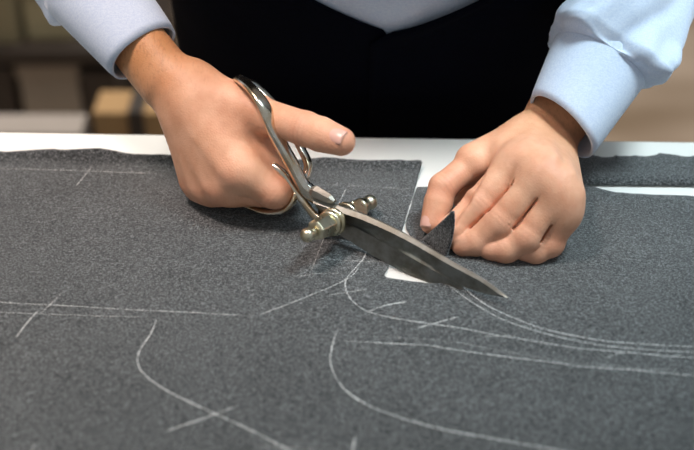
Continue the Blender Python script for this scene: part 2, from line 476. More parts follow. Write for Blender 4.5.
def chalk(pts, w=1.3, press=.8, taper=True, label=None):
    P = [az(x, y, CT+.0008) for x, y in pts]; press = min(.95, press*1.2+.05)
    if len(P) == 2: P = [P[0]*(1-t_)+P[1]*t_ for t_ in np.linspace(0, 1, 6)]
    P = cr(P, 8); L = len(P); v = []; fc = []; pr_ = []
    for i, p in enumerate(P):
        T = P[min(i+1, L-1)]-P[max(i-1, 0)]; T = nrm([T[0], T[1], 0]); N_ = np.array([-T[1], T[0], 0])
        e = min(i, L-1-i)/(L*.12) if taper else 1; e = min(1, e+.25)
        ww = w*.001*.5*(.8+.4*noise.noise(Vector((p[0]*60, p[1]*60, w))))*(.55+.45*e)
        for k, s in enumerate((-1, -.4, .4, 1)):
            q = p+N_*s*ww; v.append((q[0], q[1], clothz(q[0], q[1])+.0004)); pr_.append(press*e*(0.25 if abs(s) == 1 else 1))
    for i in range(L-1):
        for k in range(3): fc.append((i*4+k, i*4+k+1, i*4+k+5, i*4+k+4))
    o = put('chalk_line', v, fc, M_CHALK, cloth, attrs={'press': ('FLOAT', pr_)})
    return o
for args in [
    ([(-60, 300), (0, 302.5), (120, 309), (255, 316)], 1.1, .75),
    ([(-60, 309), (0, 312.5), (80, 315.5), (146, 317)], 1.0, .6),
    ([(62, 293), (51, 304), (39, 315)], 1.1, .7), ([(38, 311), (27, 323), (16, 338)], 1.5, .8),
    ([(157, 318), (151, 333), (139.5, 351), (138, 364), (146, 376), (171, 393), (217, 415), (252, 431), (282, 447), (312, 462)], 1.8, .9),
    ([(166, 431), (203, 419), (238, 406)], 1.7, .75),
    ([(255, 316.5), (300, 300), (347, 279.5), (360, 266)], 1.1, .7),
    ([(365, 218), (367, 240), (365, 256), (356, 268), (346.5, 279), (346, 290), (352, 301), (368, 312), (401, 320), (455, 328), (492, 335), (540, 343), (580, 349), (640, 354), (694, 357.5), (760, 359)], 1.2, .8),
    ([(369, 312), (385, 306), (408, 302)], 1.5, .8), ([(417, 329), (438, 323), (459, 317)], 1.4, .75),
    ([(328, 296), (346, 293), (368, 290)], 1.1, .5), ([(318, 259), (345, 261), (385, 262.5)], 1.0, .65),
    ([(297, 277), (318, 274), (343, 274)], 1.0, .55), ([(347, 187), (335, 212), (323, 241), (311, 272)], 1.1, .6),
    ([(-60, 168), (0, 169), (169, 174)], 1.2, .6), ([(345, 185), (380, 187), (414, 189)], 1.0, .5), ([(262, 183), (300, 184), (345, 185)], 1.0, .3),
    ([(457, 285), (482, 303), (509, 316.5), (546, 330), (600, 341), (640, 344), (694, 346.5), (760, 348)], 1.3, .85),
    ([(446, 285), (462, 296), (482, 309), (505, 321), (546, 334.5), (595, 345), (635, 349), (694, 352), (760, 354)], 1.2, .7),
    ([(339, 341), (400, 344.5), (428, 346), (460, 351), (509, 358), (560, 364), (579, 367), (640, 371), (694, 376), (760, 380)], 1.4, .85),
    ([(350, 336), (400, 338.5), (455, 343), (500, 351), (560, 361), (620, 367), (692, 372)], .9, .4),
    ([(338.5, 327), (332, 347), (331, 366), (343, 388), (367, 405), (401, 418), (444, 430), (490, 438), (546, 448), (600, 456)], 1.9, .9),
    ([(604, 359.5), (618, 354), (634, 352)], 1.2, .55), ([(482, 338), (500, 336.5), (519, 336.5)], 1.1, .5), ([(668, 357), (682, 354.5)], 1.2, .5),
    ([(356, 436), (353.5, 444), (352, 462)], 2.2, .8), ([(35, 443), (32, 452), (31, 460)], 1.6, .6),
    ([(92, 167), (85, 176), (76, 187)], 1.4, .7), ([(196, 224), (189, 230)], 1.1, .45), ([(252, 446), (300, 449), (345, 456)], 1.8, .35),
    ([(412, 200), (408, 213), (405, 222)], 1.6, .8)]:
    chalk(*args)

#@@SHEARS
sh = empty('tailor_shears', PO, 'large steel tailor shears with nickel handles, held over the cut in the cloth', 'scissors')
def blade(name, top, edge, spine_t, inner_side, mats, n=60, bev=.0037):
    """top/edge: polylines in the blade plane running to the point; inner face lies in the plane, outer face on inner_side"""
    tp_ = cr(top, 12); ed = cr(edge, 12)
    def rs(pl):
        pl = np.array(pl); d = np.r_[0, np.cumsum(np.linalg.norm(np.diff(pl, axis=0), axis=1))]; q = np.linspace(0, d[-1], n)
        return np.stack([np.interp(q, d, pl[:, k]) for k in range(2)], 1)
    A = rs(tp_); B = rs(ed); V = []; Fc = []; Fm = []
    for i in range(n):
        s = i/(n-1); th = spine_t*(1-.72*s); w = np.linalg.norm(A[i]-B[i])
        # section: inner spine, outer spine, shoulder of the ground bevel, mid, edge, back along the hollow inner face
        for fr, dz in ((0, 0), (0.0, th*.45), (min(.42, bev/max(w, 1e-4)*(1-.55*s)), th), (.70, th*.55), (.93, th*.26), (1, .0001), (.75, .0002), (.3, .0003)):
            p = A[i]*(1-fr)+B[i]*fr; V.append(glob(p[0], p[1], inner_side*(dz+.0002)))
    m = 8
    for i in range(n-1):
        for k in range(m): Fc.append((i*m+k, (i+1)*m+k, (i+1)*m+(k+1) % m, i*m+(k+1) % m)); Fm.append(0 if k < 2 or k == 4 else 1)
    Fc += [tuple(range(m)), tuple((n-1)*m+k for k in range(m))]; Fm += [0, 0]
    return put(name, V, Fc, mats, sh, smooth=True, fm=Fm)
for_top = [loc(x, y) for x, y in ((315, 196), (340, 205), (367, 214.5), (405.6, 233), (452, 260.6), (483, 278), (508.5, 297))]
for_edge = [loc(x, y) for x, y in ((322, 212), (345, 222), (372, 236), (405, 254), (437, 272), (457, 283.5), (480, 292), (508, 297.8))]
ub = blade('upper_blade', for_top, for_edge, .0048, -1, [M_BLADE, M_FLAT])
lo_top = [loc(x, y) for x, y in ((318, 224), (345, 238.5), (368, 253), (395, 268), (425, 283.5), (445, 288), (462, 289))]
lo_edge = [loc(x, y) for x, y in ((318, 200), (340, 207), (370, 226), (405, 248), (432, 268), (450, 279), (464, 287.5))]
lb = blade('lower_blade', lo_top, lo_edge, .0040, 1, [M_BLADE, M_FLAT])
for o in (ub, lb):
    q = o.modifiers.new('edge', 'EDGE_SPLIT'); q.split_angle = math.radians(28)
def strap(name, pts, closed, mats, n=16, k=10, sq=.8):
    path = cr([np.r_[p[:2], p[2]] for p in pts], k, closed); rad = cr([np.array(p[3:]) for p in pts], k, closed)
    W = [glob(*p) for p in path]
    v, f_ = sweep(W, rad, PN, n, closed, sq=sq); return v, f_
def L3(x, y, w, ra, rb): q = loc(x, y, w); return (q[0], q[1], w, ra, rb)
# thumb bow: strap round the thumb and its shank to the bolster
b = MB()
b.add(*strap('', [L3(326, 203, .002, .0030, .0028), L3(315, 196, .001, .0052, .004), L3(308, 190, -.001, .0050, .0045), L3(302, 183, -.003, .0042, .0045), L3(292, 164, -.006, .0042, .0046), L3(283, 148, -.009, .0040, .0048),
      L3(275, 132, -.012, .0036, .0058), L3(269, 117, -.014, .0032, .0060), L3(261, 101, -.014, .0026, .0055), L3(250, 87, -.010, .0023, .0045), L3(240, 79.5, -.002, .0022, .0040), L3(240, 80, .008, .0022, .0038),
      L3(254, 85, .014, .0022, .0038), L3(274, 104, .017, .0022, .0038), L3(291, 130, .017, .0022, .0038), L3(302, 150, .013, .0022, .0035), L3(308, 164, .009, .0023, .0033), L3(306, 176, .004, .0026, .0033), L3(301, 180, -.001, .003, .0035)], False, None))
tbw = b.build('thumb_bow', M_NICKEL, sh)
# finger bow: flat strap round the four fingers and the slim shank
b = MB()
b.add(*strap('', [L3(322, 222, -.003, .0036, .0022), L3(314, 215, -.003, .0028, .0022), L3(303, 201, -.002, .0024, .0024), L3(292, 187, -.002, .0030, .0026), L3(280, 173, -.004, .0042, .0030), L3(264, 164, -.003, .0040, .0034), L3(242, 158, .006, .0026, .0036),
      L3(225, 168, .006, .0024, .0036), L3(222, 184, .004, .0022, .0036), L3(235, 199, .0, .0020, .0034), L3(253, 208, -.003, .0017, .0032), L3(268, 212.5, -.005, .0017, .0032), L3(283, 211, -.005, .0018, .003), L3(292, 203, -.004, .0020, .003), L3(296, 193, -.002, .0022, .0026)], False, None))
fbw = b.build('finger_bow', M_NICKEL, sh)
# faceted bolster between thumb shank and blade
b = MB()
q0 = loc(312, 190, -.002); q1 = loc(336, 201, -.002)
b.add(*sweep([glob(*(q0*(1-s)+q1*s), -.0025-.001*s) for s in (0, .15, .8, 1)], [(.0030, .003), (.0048, .0042), (.0034, .0034), (.0012, .002)], PN, 6))
b.build('bolster', M_BLADE, sh, smooth=False)
def sc(l): return [(t_*1.2, r_*1.2) for t_, r_ in l]
# pivot bolt with nuts, washers and round ends
b = MB(); b.lathe(PO, PN, sc([(-.024, .0028), (-.023, .0032), (.026, .0032), (.027, .0028)])); b.build('pivot_bolt', M_BOLT, sh)
b = MB(); b.lathe(PO, PN, sc([(-.0092, .0062), (-.0085, .0080), (-.0066, .0080), (-.0062, .0068), (-.0050, .0070), (-.0046, .0060)])); b.build('washer', M_BOLT, sh)
b = MB(); b.lathe(PO, PN, sc([(-.0125, .0055), (-.0120, .0072), (-.0103, .0074), (-.0098, .0060)])); b.build('washer', M_BOLT, sh)
b = MB(); b.lathe(PO, PN, sc([(-.0265, .0042), (-.0255, .0058), (-.0135, .0066), (-.0125, .0050)]), 6, e1=PU); b.build('hex_nut', M_BOLT, sh, smooth=False, bevel=.0006)
b = MB(); b.lathe(PO, PN, sc([(-.0268, .0026), (-.029, .0026)]+[(-.0330-.0040*math.cos(a), max(.0002, .0040*math.sin(a))) for a in np.linspace(2.6, 0.02, 10)]), 18); b.build('ball_end', M_BOLT, sh)
b = MB(); b.lathe(PO, PN, sc([(.0050, .0066), (.0056, .0074), (.0078, .0074), (.0084, .0060)])); b.build('washer', M_BOLT, sh)
b = MB(); b.lathe(PO, PN, sc([(.0092, .0054), (.0100, .0074), (.0190, .0074), (.0198, .0058)]), 4, e1=PU); b.build('square_nut', M_BOLT, sh, smooth=False, bevel=.0007)
b = MB(); b.lathe(PO, PN, sc([(.0205, .0040), (.0215, .0050), (.0245, .0050), (.0255, .0036)])); b.build('collar', M_BOLT, sh)
b = MB(); b.lathe(PO, PN, sc([(.0265, .0026), (.0290, .0028)]+[(.0330-.0045*math.cos(a), max(.0002, .0045*math.sin(a))) for a in np.linspace(.6, math.pi-.02, 10)]), 18); b.build('ball_end', M_BOLT, sh)

#@@PERSON
# ------------------------------------------------------------------ the tailor
per = empty('person', (.034, .33, FZ), 'person in a pale blue shirt and dark navy waistcoat leaning over the table, cutting cloth', 'person')
LEAN = math.tan(math.radians(22))
WAIST = np.array([.038, .285, 0])
def spine(z): return WAIST+np.array([0, -LEAN*z, z])
SH_A = spine(.36)+np.array([-.185, .0, .03]); SH_B = spine(.36)+np.array([.185, .0, .03])
EL_A = np.array([-.278, .21, .205]); EL_B = np.array([.285, .25, .2])

def hand(side, W, mcp, fingers, thumb, fore, dorsal, box, extra=None, h=.001, wt=(.0012, .0020), wrink=.3, fill=None, carve=None, ths=1., fs=1., creases=None):
    """W wrist; mcp four knuckles index..little; fingers: list of joints after the knuckle; thumb: joints from its root; fore: point up the forearm"""
    F0 = Field(box[0], box[1], h)
    up = nrm(dorsal)
    nail = []
    # forearm and wrist, wider than deep
    d = nrm(W-fore); acr = nrm(np.cross(d, up))
    F0.cone(fore, W, .0192, .0190, .012, flat=acr, fs=1.22)
    for i in range(3): F0.cone(W+d*.03+acr*side*(.010-.010*i)+up*.002, (mcp[i]+mcp[i+1])/2+up*.0005-d*.004, .0125, .0122, .012)
    # palm: metacarpals high, fleshy layer low
    for i in range(4):
        wb = W+acr*side*(.011-.0066*i)+d*.018
        F0.cone(wb+up*.0015, mcp[i], .0112, [.0122, .0125, .0118, .0108][i], .010)
        F0.cone(wb-up*.009, mcp[i]-up*.009-d*.004, .0120, [.0122, .0120, .0112, .0105][i], .010)
    F0.cone(thumb[0], thumb[1], .0160, .0135, .012)
    F0.cone(thumb[0]*.5+W*.5, mcp[0]*.5+thumb[1]*.5-d*.012, .010, .0055, .010)      # web
    for q_ in (fill or []): F0.cone(*q_, .010)
    # tendons
    for i in range(3+1):
        F0.cone(W+up*.010+acr*side*(.007-.004*i)+d*.026, mcp[i]+up*.0102-d*.006, wt[0], wt[1], .007)
    FF = F0.new()
    for i, js in enumerate(fingers):
        G = F0.new(); R = [[x_*fs for x_ in y_] for y_ in ((.0110, .0103, .0092, .0076), (.0110, .0103, .0090, .0076), (.0102, .0095, .0084, .0072), (.0092, .0084, .0076, .0066))][i]
        pts = [mcp[i]]+js
        for k in range(len(pts)-1):
            a, b_ = pts[k], pts[k+1]; r1, r2 = R[k], R[k+1]
            G.cone(a, b_, r1, r2, .0025)
            mid_ = (a+b_)/2; G.cone(mid_-(b_-a)*.22, mid_+(b_-a)*.18, r1*1.0, r2*1.0, .004)
            if 0 < k: G.cone(a, a, r1*1.08, r1*1.08, .003)
        FF.merge(G, 0)
    F0.merge(FF, .005 if creases else .0075)
    for i in range(3 if creases else 0):
        qa, qb = [mcp[i]]+fingers[i], [mcp[i+1]]+fingers[i+1]
        for k in range(2):
            fdir = nrm(qa[k+1]-qa[k]+qb[k+1]-qb[k]); o_d = nrm(up-fdir*(up@fdir))
            m0 = (qa[k]+qb[k])/2; m1 = (qa[k+1]+qb[k+1])/2
            ra_ = (.0104+.0004*(i == 0))*fs
            w_ = np.linalg.norm(fdir)
            for lev, t0 in ((.92, .16 if k == 0 else 0), (.74, .24 if k == 0 else 0), (.55, .32 if k == 0 else 0), (.36, .42 if k == 0 else 0), (.18, .5 if k == 0 else 0)):
                F0.cone(m0*(1-t0)+m1*t0+o_d*ra_*lev, m1*(1 if k == 0 else .75)+m0*(0 if k == 0 else .25)+o_d*ra_*lev*.93, .0006, .0008, .0014, sub=True)
    T_ = F0.new(); R = [x_*ths for x_ in (.0132, .0118, .0112, .0088)]
    T_.cone(thumb[1], thumb[2], R[1]*1.02, R[2], .003); T_.cone(thumb[2], thumb[3], R[2]*1.01, R[3], .003, flat=None)
    T_.cone(thumb[2]*.55+thumb[3]*.45, thumb[3], R[2]*1.0, R[3]*.9, .004)
    F0.merge(T_, .004 if extra is None else extra)
    for q_ in (carve or []): F0.cone(*q_, .005, sub=True)
    P, Q = F0.mesh(); P = relax(P, Q, 1 if creases else 2, .5); N = vnormals(P, Q)
    # wrinkles over the finger and thumb joints, on the back of each
    red = np.zeros(len(P)); crs = np.zeros(len(P))
    joints = []
    for i, js in enumerate(fingers): joints += [(js[0], nrm(js[0]-mcp[i]), .0095, 1.0)]+([(js[1], nrm(js[1]-js[0]), .007, .8)] if len(js) > 1 else [])
    joints += [(thumb[2], nrm(thumb[2]-thumb[1]), .011, 1.)]
    for J, dr, rr, am in joints:
        D = P-J; dist = np.linalg.norm(D, axis=1); ax = D@dr; back = np.clip((N@up)*1.6+.2, 0, 1)
        wgt = np.clip((N@up-.25)*2.2, 0, 1)*np.exp(-(ax/(rr*.55))**2)*np.exp(-(np.maximum(dist-rr*1.25, 0)/.004)**2)*back
        wob = .25*np.sin(P[:, 0]*900+P[:, 1]*700)
        wave = np.cos(ax/.0026*2*math.pi*.8+wob)
        P = P+N*(wgt*(.00022*wave+.0002)*am*wrink)[:, None]
        crs = np.maximum(crs, wgt*np.clip(-wave, 0, 1)*.25)
        red = np.maximum(red, .55*np.exp(-(dist/(rr*1.6))**2))
    for i in range(4): red = np.maximum(red, .42*np.exp(-(np.linalg.norm(P-mcp[i]-up*.008, axis=1)/.012)**2))
    for js in fingers+[thumb[1:]]: red = np.maximum(red, .55*np.exp(-(np.linalg.norm(P-js[-1], axis=1)/.016)**2))
    red = red+.25*np.clip(1-segdist(P, thumb[0], thumb[1])[0]/.03, 0, 1)
    tn = np.clip((((W+d*.042)-P)@d)/.055, 0, 1)**1.2
    P = relax(P, Q, 0)
    col = np.stack([np.clip(red, 0, 1), tn, crs, np.ones(len(P))], 1)
    return P, Q, col, up
# right hand (left in the view): holds the shears
WA = pn(166, 80, -.010)
mcpA = [pn(241, 171, -.020), pn(226, 186, -.0165), pn(212, 187, -.0115), pn(201, 184, -.006)]
upA = nrm(np.cross(mcpA[3]-WA, mcpA[0]-WA)); upA = upA if (upA@CF) < 0 else -upA
def fa(m, p, d1, d2):
    p = np.array(p); return [p, p+np.array(d1), p+np.array(d1)+np.array(d2)]
dn = PN*.023-PU*.004-PA*.004; dn2 = PN*.010-PA*.016+PU*.004
fingA = [fa(0, pn(274, 192, -.008), PN*.022-PU*.000+PA*.002, PN*.008-PA*.016+PU*.006),
         fa(1, mcpA[1]+PA*.028+PN*.020+PU*.001, PN*.020-PA*.004, PN*.006-PA*.018+PU*.008),
         fa(2, mcpA[2]+PA*.024+PN*.022+PU*.006, PN*.018-PA*.006, PN*.0-PA*.016+PU*.008),
         fa(3, mcpA[3]+PA*.020+PN*.018+PU*.008, PN*.014-PA*.006, PN*.0-PA*.013+PU*.006)]
thA = [pn(192, 86, -.006), pn(255, 113, -.002), pn(306, 129, -.004), pn(341, 141.5, -.006)]
foreA = WA+nrm(EL_A-WA)*.085
lo = np.min([WA, foreA]+mcpA+thA+[q for f_ in fingA for q in f_], axis=0)-.045; hi = np.max([WA, foreA]+mcpA+thA+[q for f_ in fingA for q in f_], axis=0)+.045
lo[2] = max(lo[2], -.002)
HA = hand(+1 if (np.cross(nrm(WA-foreA), upA)@(mcpA[0]-mcpA[3])) > 0 else -1, WA, mcpA, fingA, thA, foreA, upA, (lo, hi), fill=[(mcpA[0]*.6+thA[1]*.4+PN*.026, mcpA[0]+PN*.026+PA*.010, .012, .012), (thA[1]*.7+thA[0]*.3+PN*.004, mcpA[0]*.9+thA[1]*.1+PN*.016, .0105, .0105), (thA[0], mcpA[1]+PN*.012, .013, .013)])
# left hand (right in the view): steadies and pinches the cloth
WB = az(557, 118, .051)
mcpB = [az(517, 162, .053), az(541, 176, .054), az(558, 193, .0465), az(564, 212, .035)]
upB = nrm(np.cross(mcpB[3]-WB, mcpB[0]-WB)); upB = upB if upB[2] > 0 else -upB
fingB = [[az(479, 203, .0305), az(455, 228, .0160), az(449, 238, .0100)],
         [az(501, 221, .0265), az(477, 241, .0120), az(462, 245, .0095)],
         [az(528, 236, .0205), az(507, 249, .0105), az(489, 249, .0095)],
         [az(551, 243, .0135), az(536, 251, .0090), az(522, 250, .009)]]
thB = [az(524, 141, .046), az(474, 162, .040), az(443, 187, .030), az(432, 223, .0120)]
foreB = WB+nrm(EL_B-WB)*.085
lo = np.min([WB, foreB]+mcpB+thB+[q for f_ in fingB for q in f_], axis=0)-.045; hi = np.max([WB, foreB]+mcpB+thB+[q for f_ in fingB for q in f_], axis=0)+.045
lo[2] = max(lo[2], -.002)
HB = hand(+1 if (np.cross(nrm(WB-foreB), upB)@(mcpB[0]-mcpB[3])) > 0 else -1, WB, mcpB, fingB, thB, foreB, upB, (lo, hi), .002, carve=[(az(483, 175, .046), az(464, 199, .036), .0012, .0036), (az(464, 199, .034), az(450, 220, .024), .0040, .0040)], ths=.84, fs=.95, creases=True, h=.00085,
          fill=[(az(485, 175, .027), az(465, 200, .012), .0100, .008)])

# torso, arms, neck, head in one coarse field
Fb = Field((-.46, -.22, -.95+.05), (.50, .56, .80), .009)
X = np.array([1., 0, 0])
for z0, z1, r0, r1 in ((-.10, .02, .098, .092), (.02, .18, .092, .098), (.18, .32, .098, .092)):
    Fb.cone(spine(z0), spine(z1), r0, r1, .02, flat=X, fs=1.42)
Fb.cone(spine(.33)+X*-.12, spine(.33)+X*.12, .046, .046, .03)
for S_, E_, Wp in ((SH_A, EL_A, foreA), (SH_B, EL_B, foreB)):
    Fb.cone(S_, S_, .036, .036, .03); Fb.cone(S_, E_, .032, .018, .01); Fb.cone(E_, Wp, .018, .018, .01)
nk = spine(.36)+np.array([0, .01, .02]); hd = nk+np.array([0, -.075, .135])
Fb.cone(nk, nk*.4+hd*.6, .058, .054, .03)
fw = nrm([0, -.75, -.66]); hu = nrm([0, -.66, .75])
Fb.cone(hd+hu*.02-fw*.015, hd+hu*.02+fw*.02, .077, .074, .02)
Fb.cone(hd-hu*.03+fw*.025, hd-hu*.085+fw*.045, .058, .034, .03)
for s in (-1, 1):
    Fb.cone(spine(-.10)+X*.085*s, np.array([.034+.10*s, .30, -.46]), .075, .052, .02); Fb.cone(np.array([.034+.10*s, .30, -.46]), np.array([.034+.11*s, .33, FZ+.12]), .052, .036, .02)
Pb, Qb = Fb.mesh(); Pb = relax(Pb, Qb, 3)
# finer head for the face
Fh = Field(hd-.16, hd+.16, .0035)
Fh.cone(nk*.5+hd*.5-fw*.01, nk*.3+hd*.7, .054, .052, .02)
Fh.cone(hd+hu*.02-fw*.015, hd+hu*.02+fw*.02, .079, .076, .02)
Fh.cone(hd-hu*.03+fw*.025, hd-hu*.085+fw*.047, .060, .036, .03)
Fh.cone(hd+hu*.005+fw*.092, hd-hu*.03+fw*.108, .008, .012, .012)
for s in (-1, 1):
    Fh.cone(hd+X*s*.032+hu*.004+fw*.100, hd+X*s*.032+hu*.004+fw*.100, .014, .014, .012, sub=True)
    Fh.cone(hd+X*s*.014+hu*.026+fw*.089, hd+X*s*.048+hu*.026+fw*.077, .007, .006, .008)
    Fh.cone(hd+X*s*.079+hu*.012-fw*.005, hd+X*s*.076-hu*.022+fw*.002, .013, .010, .006, flat=X, fs=.5)
    Fh.cone(hd+X*s*.009-hu*.058+fw*.087, hd+X*s*.020-hu*.060+fw*.080, .006, .004, .004)
Fh.cone(hd-hu*.068+fw*.084, hd-hu*.068+fw*.085, .010, .010, .006)
Ph, Qh = Fh.mesh(); Ph = relax(Ph, Qh, 2)
Vs = []; Qs = []; Cs = []; o_ = 0
def zero(P, r=.1, g=.0): return np.tile([r, g, 0, 1.], (len(P), 1))
for P, Q, c_ in ((HA[0], HA[1], HA[2]), (HB[0], HB[1], HB[2]), (Pb, Qb, zero(Pb, .1, .5)), (Ph, Qh, zero(Ph, .25, .1))):
    Vs.append(P); Qs.append(Q+o_); Cs.append(c_); o_ += len(P)
body = put('body', np.concatenate(Vs), np.concatenate(Qs), M_SKIN, per, attrs={'tone': ('FLOAT_COLOR', np.concatenate(Cs))})
for s in (-1, 1):
    b = MB(); c_ = hd+X*s*.032+hu*.004+fw*.080; b.lathe(c_, fw, [(-.012*math.cos(a), max(.0002, .012*math.sin(a))) for a in np.linspace(.01, math.pi-.01, 12)], 16)
    b.build('eye', M_PEARL, per)
# hair cap
Fk = Field(hd-.16, hd+.16, .004)
Fk.cone(hd+hu*.026-fw*.022, hd+hu*.030+fw*.012, .083, .079, .02)
Fk.cone(hd-hu*.03-fw*.035, hd-hu*.045-fw*.03, .062, .055, .02)
Fk.cone(hd-hu*.05+fw*.10, hd-hu*.0+fw*.12, .072, .072, .01, sub=True)
Pk, Qk = Fk.mesh(); put('hair', relax(Pk, Qk, 2), Qk, M_HAIR, per)

def nail(c_, along, out, wid, ln, name='fingernail'):
    along = nrm(along); out = nrm(out-along*(np.asarray(out)@along)); sd = np.cross(along, out); v = []; fc = []; n_, m_ = 10, 9
    for i in range(n_+1):
        for j in range(m_+1):
            u_ = i/n_*2-1; w = j/m_*2-1; k = math.sqrt(max(0, 1-.35*abs(u_)**3))
            th = w*.95*k
            v.append(c_+along*u_*ln+sd*math.sin(th)*wid+out*((math.cos(th)-1)*wid-.0009*max(u_, 0)**2-.0006*max(-u_, 0)**2))
    for i in range(n_):
        for j in range(m_): fc.append((i*(m_+1)+j, i*(m_+1)+j+1, (i+1)*(m_+1)+j+1, (i+1)*(m_+1)+j))
    return put(name, v, fc, M_NAIL, per, thick=.0007)
da = nrm(thA[3]-thA[2]); oa = nrm(np.array([.15, -.68, .72])); oa = nrm(oa-da*(oa@da))
nail(thA[3]+oa*.0101-da*.0018, da, oa, .0072, .0072)
db = nrm(thB[3]-thB[2]); ob = nrm(np.array([-.75, -.5, .45])); ob = nrm(ob-db*(ob@db))
nail(thB[3]+ob*.0084-db*.002, db, ob, .0068, .0068)

# clothes
def sleeve_path(Wp, E_, S_, k=24):
    return cr([Wp, Wp*.5+E_*.5, E_, E_*.45+S_*.55, S_], k)
def loft(path, radf, n, ref):
    V = []; N_ = len(path)
    for i, p in enumerate(path):
        T = nrm(path[min(i+1, N_-1)]-path[max(i-1, 0)]); B = nrm(ref-T*(ref@T)); C = np.cross(T, B)
        for k in range(n):
            q = 2*math.pi*k/n; r_ = radf(i/(N_-1), q, i); V.append(p+(C*math.cos(q)+B*math.sin(q))*r_)
    Fc = [(i*n+k, i*n+(k+1) % n, (i+1)*n+(k+1) % n, (i+1)*n+k) for i in range(N_-1) for k in range(n)]
    return V, Fc
def gauss(x, w): return math.exp(-(x/w)**2)
def wrapd(a, b): return (a-b+math.pi) % (2*math.pi)-math.pi
shirt = empty('shirt', (0, 0, 0), None, None); shirt.parent = per
def put_w(name, v, fc, mats, parent, **k):
    """children of the shirt: world coordinates against the person's origin"""
    o = put(name, v, fc, mats, per, **k); o.parent = parent; return o
def arm(cuff_c, cuff_dir, E_, S_, ref, r0, r1, cl, fold, cuffflare, tilt=(0, 0, 0), puff=.010):
    d = nrm(cuff_dir)
    top = cuff_c+d*cl
    n = 72
    path = [cuff_c+d*cl*s for s in np.linspace(0, 1, 14)]
    rc = lambda s, q, i: (r0+(r1-r0)*s)*(1+.10*abs(math.cos(q-cuffflare))-.03)+(.0006 if s in (0., 1.) else .0012)+.0006*math.sin(3*q+2*s)
    v, f_ = loft(path, rc, n, ref)
    v = [p-d*((p-path[i//n])@np.array(tilt))*(1-.5*(i//n)/13) for i, p in enumerate(v)]; put_w('cuff', v, f_, M_SHIRT, shirt, thick=.0022)
    # stitching ridge near each edge of the cuff is part of its cloth; sleeve starts inside the cuff's upper edge
    path = cr([top-d*.012, top+d*.02, E_*.5+top*.5+np.array([0, 0, -.004]), E_, E_*.45+S_*.55, S_], 22)
    N_ = len(path)
    def rs(s, q, i):
        base = r1*.98 if s < .02 else r1*1.0+min(1, s/.10)*puff
        big = .006*math.sin(3*q+9*s+1)+.004*math.sin(5*q-14*s)
        amp = min(1, s/.06)
        elbow = gauss(s-.56, .12)*.006*math.sin(34*s+2*math.sin(q))
        cr_ = .0075*abs(noise.noise(Vector((math.cos(q)*1.6+s*7, math.sin(q)*1.6+r0*900, s*5.5))))
        return base+amp*(big*.4+cr_-.0015+elbow+fold(s, q))+.045*max(0, s-.45)
    v, f_ = loft(path, rs, n, ref)
    return v, f_
# cuff of the right arm
cA0 = pn(138, 58, -.012)
cA0 = WA+nrm(foreA-WA)*((cA0-WA)@nrm(foreA-WA))+np.array([-.001, 0, .000])
foldA = lambda s, q: .004*gauss(wrapd(q, 1.2+3*s), .22)+.004*gauss(wrapd(q, 4.4-3*s), .25)-.004*gauss(wrapd(q, 1.8+3*s), .2)
va, fa_ = arm(cA0, nrm(EL_A-WA), EL_A, SH_A, nrm([.1, 0, 1]), .0243, .0308, .072, foldA, .6, (0, 0, 0), .002)
cB0 = az(562, 127, .055)
foldB = lambda s, q: .010*gauss(wrapd(q, 0.1-1.2*s), .20)*gauss(s-.12, .09)+.006*gauss(wrapd(q, 1.7-2*s), .16)-.007*gauss(wrapd(q, .9-1.5*s), .25)*gauss(s-.1, .1)+.006*gauss(wrapd(q, 3.1+.6*s), .2)*gauss(s-.03, .03)-.004*gauss(wrapd(q, 2.3-2*s), .2)
vb, fb_ = arm(cB0, nrm(EL_B-WB), EL_B, SH_B, nrm([-.1, 0, 1]), .0257, .0335, .066, foldB, 2.2, (.32, 0, 0))
put_w('sleeve', va, fa_, M_SHIRT, shirt, thick=.0015)
put_w('sleeve', vb, fb_, M_SHIRT, shirt, thick=.0015)
# torso garments: rings around the leaning spine
def ring(z, q, grow):
    """q=0 front centre, increasing to the wearer's left (+x)"""
    c_ = spine(z); w = np.interp(z, [-.25, -.1, .02, .18, .30, .37, .41], [.172, .174, .172, .178, .185, .15, .06]); dpt = np.interp(z, [-.25, -.1, .02, .18, .30, .37, .41], [.118, .12, .113, .122, .112, .085, .055])
    n_ = .82
    s_, c__ = math.sin(q), math.cos(q)
    x = (w+grow)*math.copysign(abs(s_)**n_, s_); y = -(dpt+grow)*math.copysign(abs(c__)**n_, c__)
    return c_+np.array([x, y, 0])
nz, nq = 60, 96
v = []; f_ = []
for i in range(nz+1):
    z = -.20+.61*i/nz
    for k in range(nq):
        q = 2*math.pi*k/nq
        v.append(ring(z, q, .006+.0022*math.sin(5*q+30*z)*gauss(q if q < math.pi else q-2*math.pi, .8)+(.003*gauss(wrapd(q, 0), .03))))
for i in range(nz):
    for k in range(nq): f_.append((i*nq+k, i*nq+(k+1) % nq, (i+1)*nq+(k+1) % nq, (i+1)*nq+k))
put_w('shirt_body', v, f_, M_SHIRT, shirt)
v = []; f_ = []
for i in range(5):
    for k in range(49):
        q = -2.8+5.6*k/48; c_ = spine(.385)+np.array([0, .0, .01*i])
        v.append(c_+np.array([math.sin(q)*(.066-.003*i), -math.cos(q)*(.068-.003*i), 0]))
for i in range(4):
    for k in range(48): f_.append((i*49+k, i*49+k+1, (i+1)*49+k+1, (i+1)*49+k))
put_w('collar', v, f_, M_SHIRT, shirt, thick=.003)
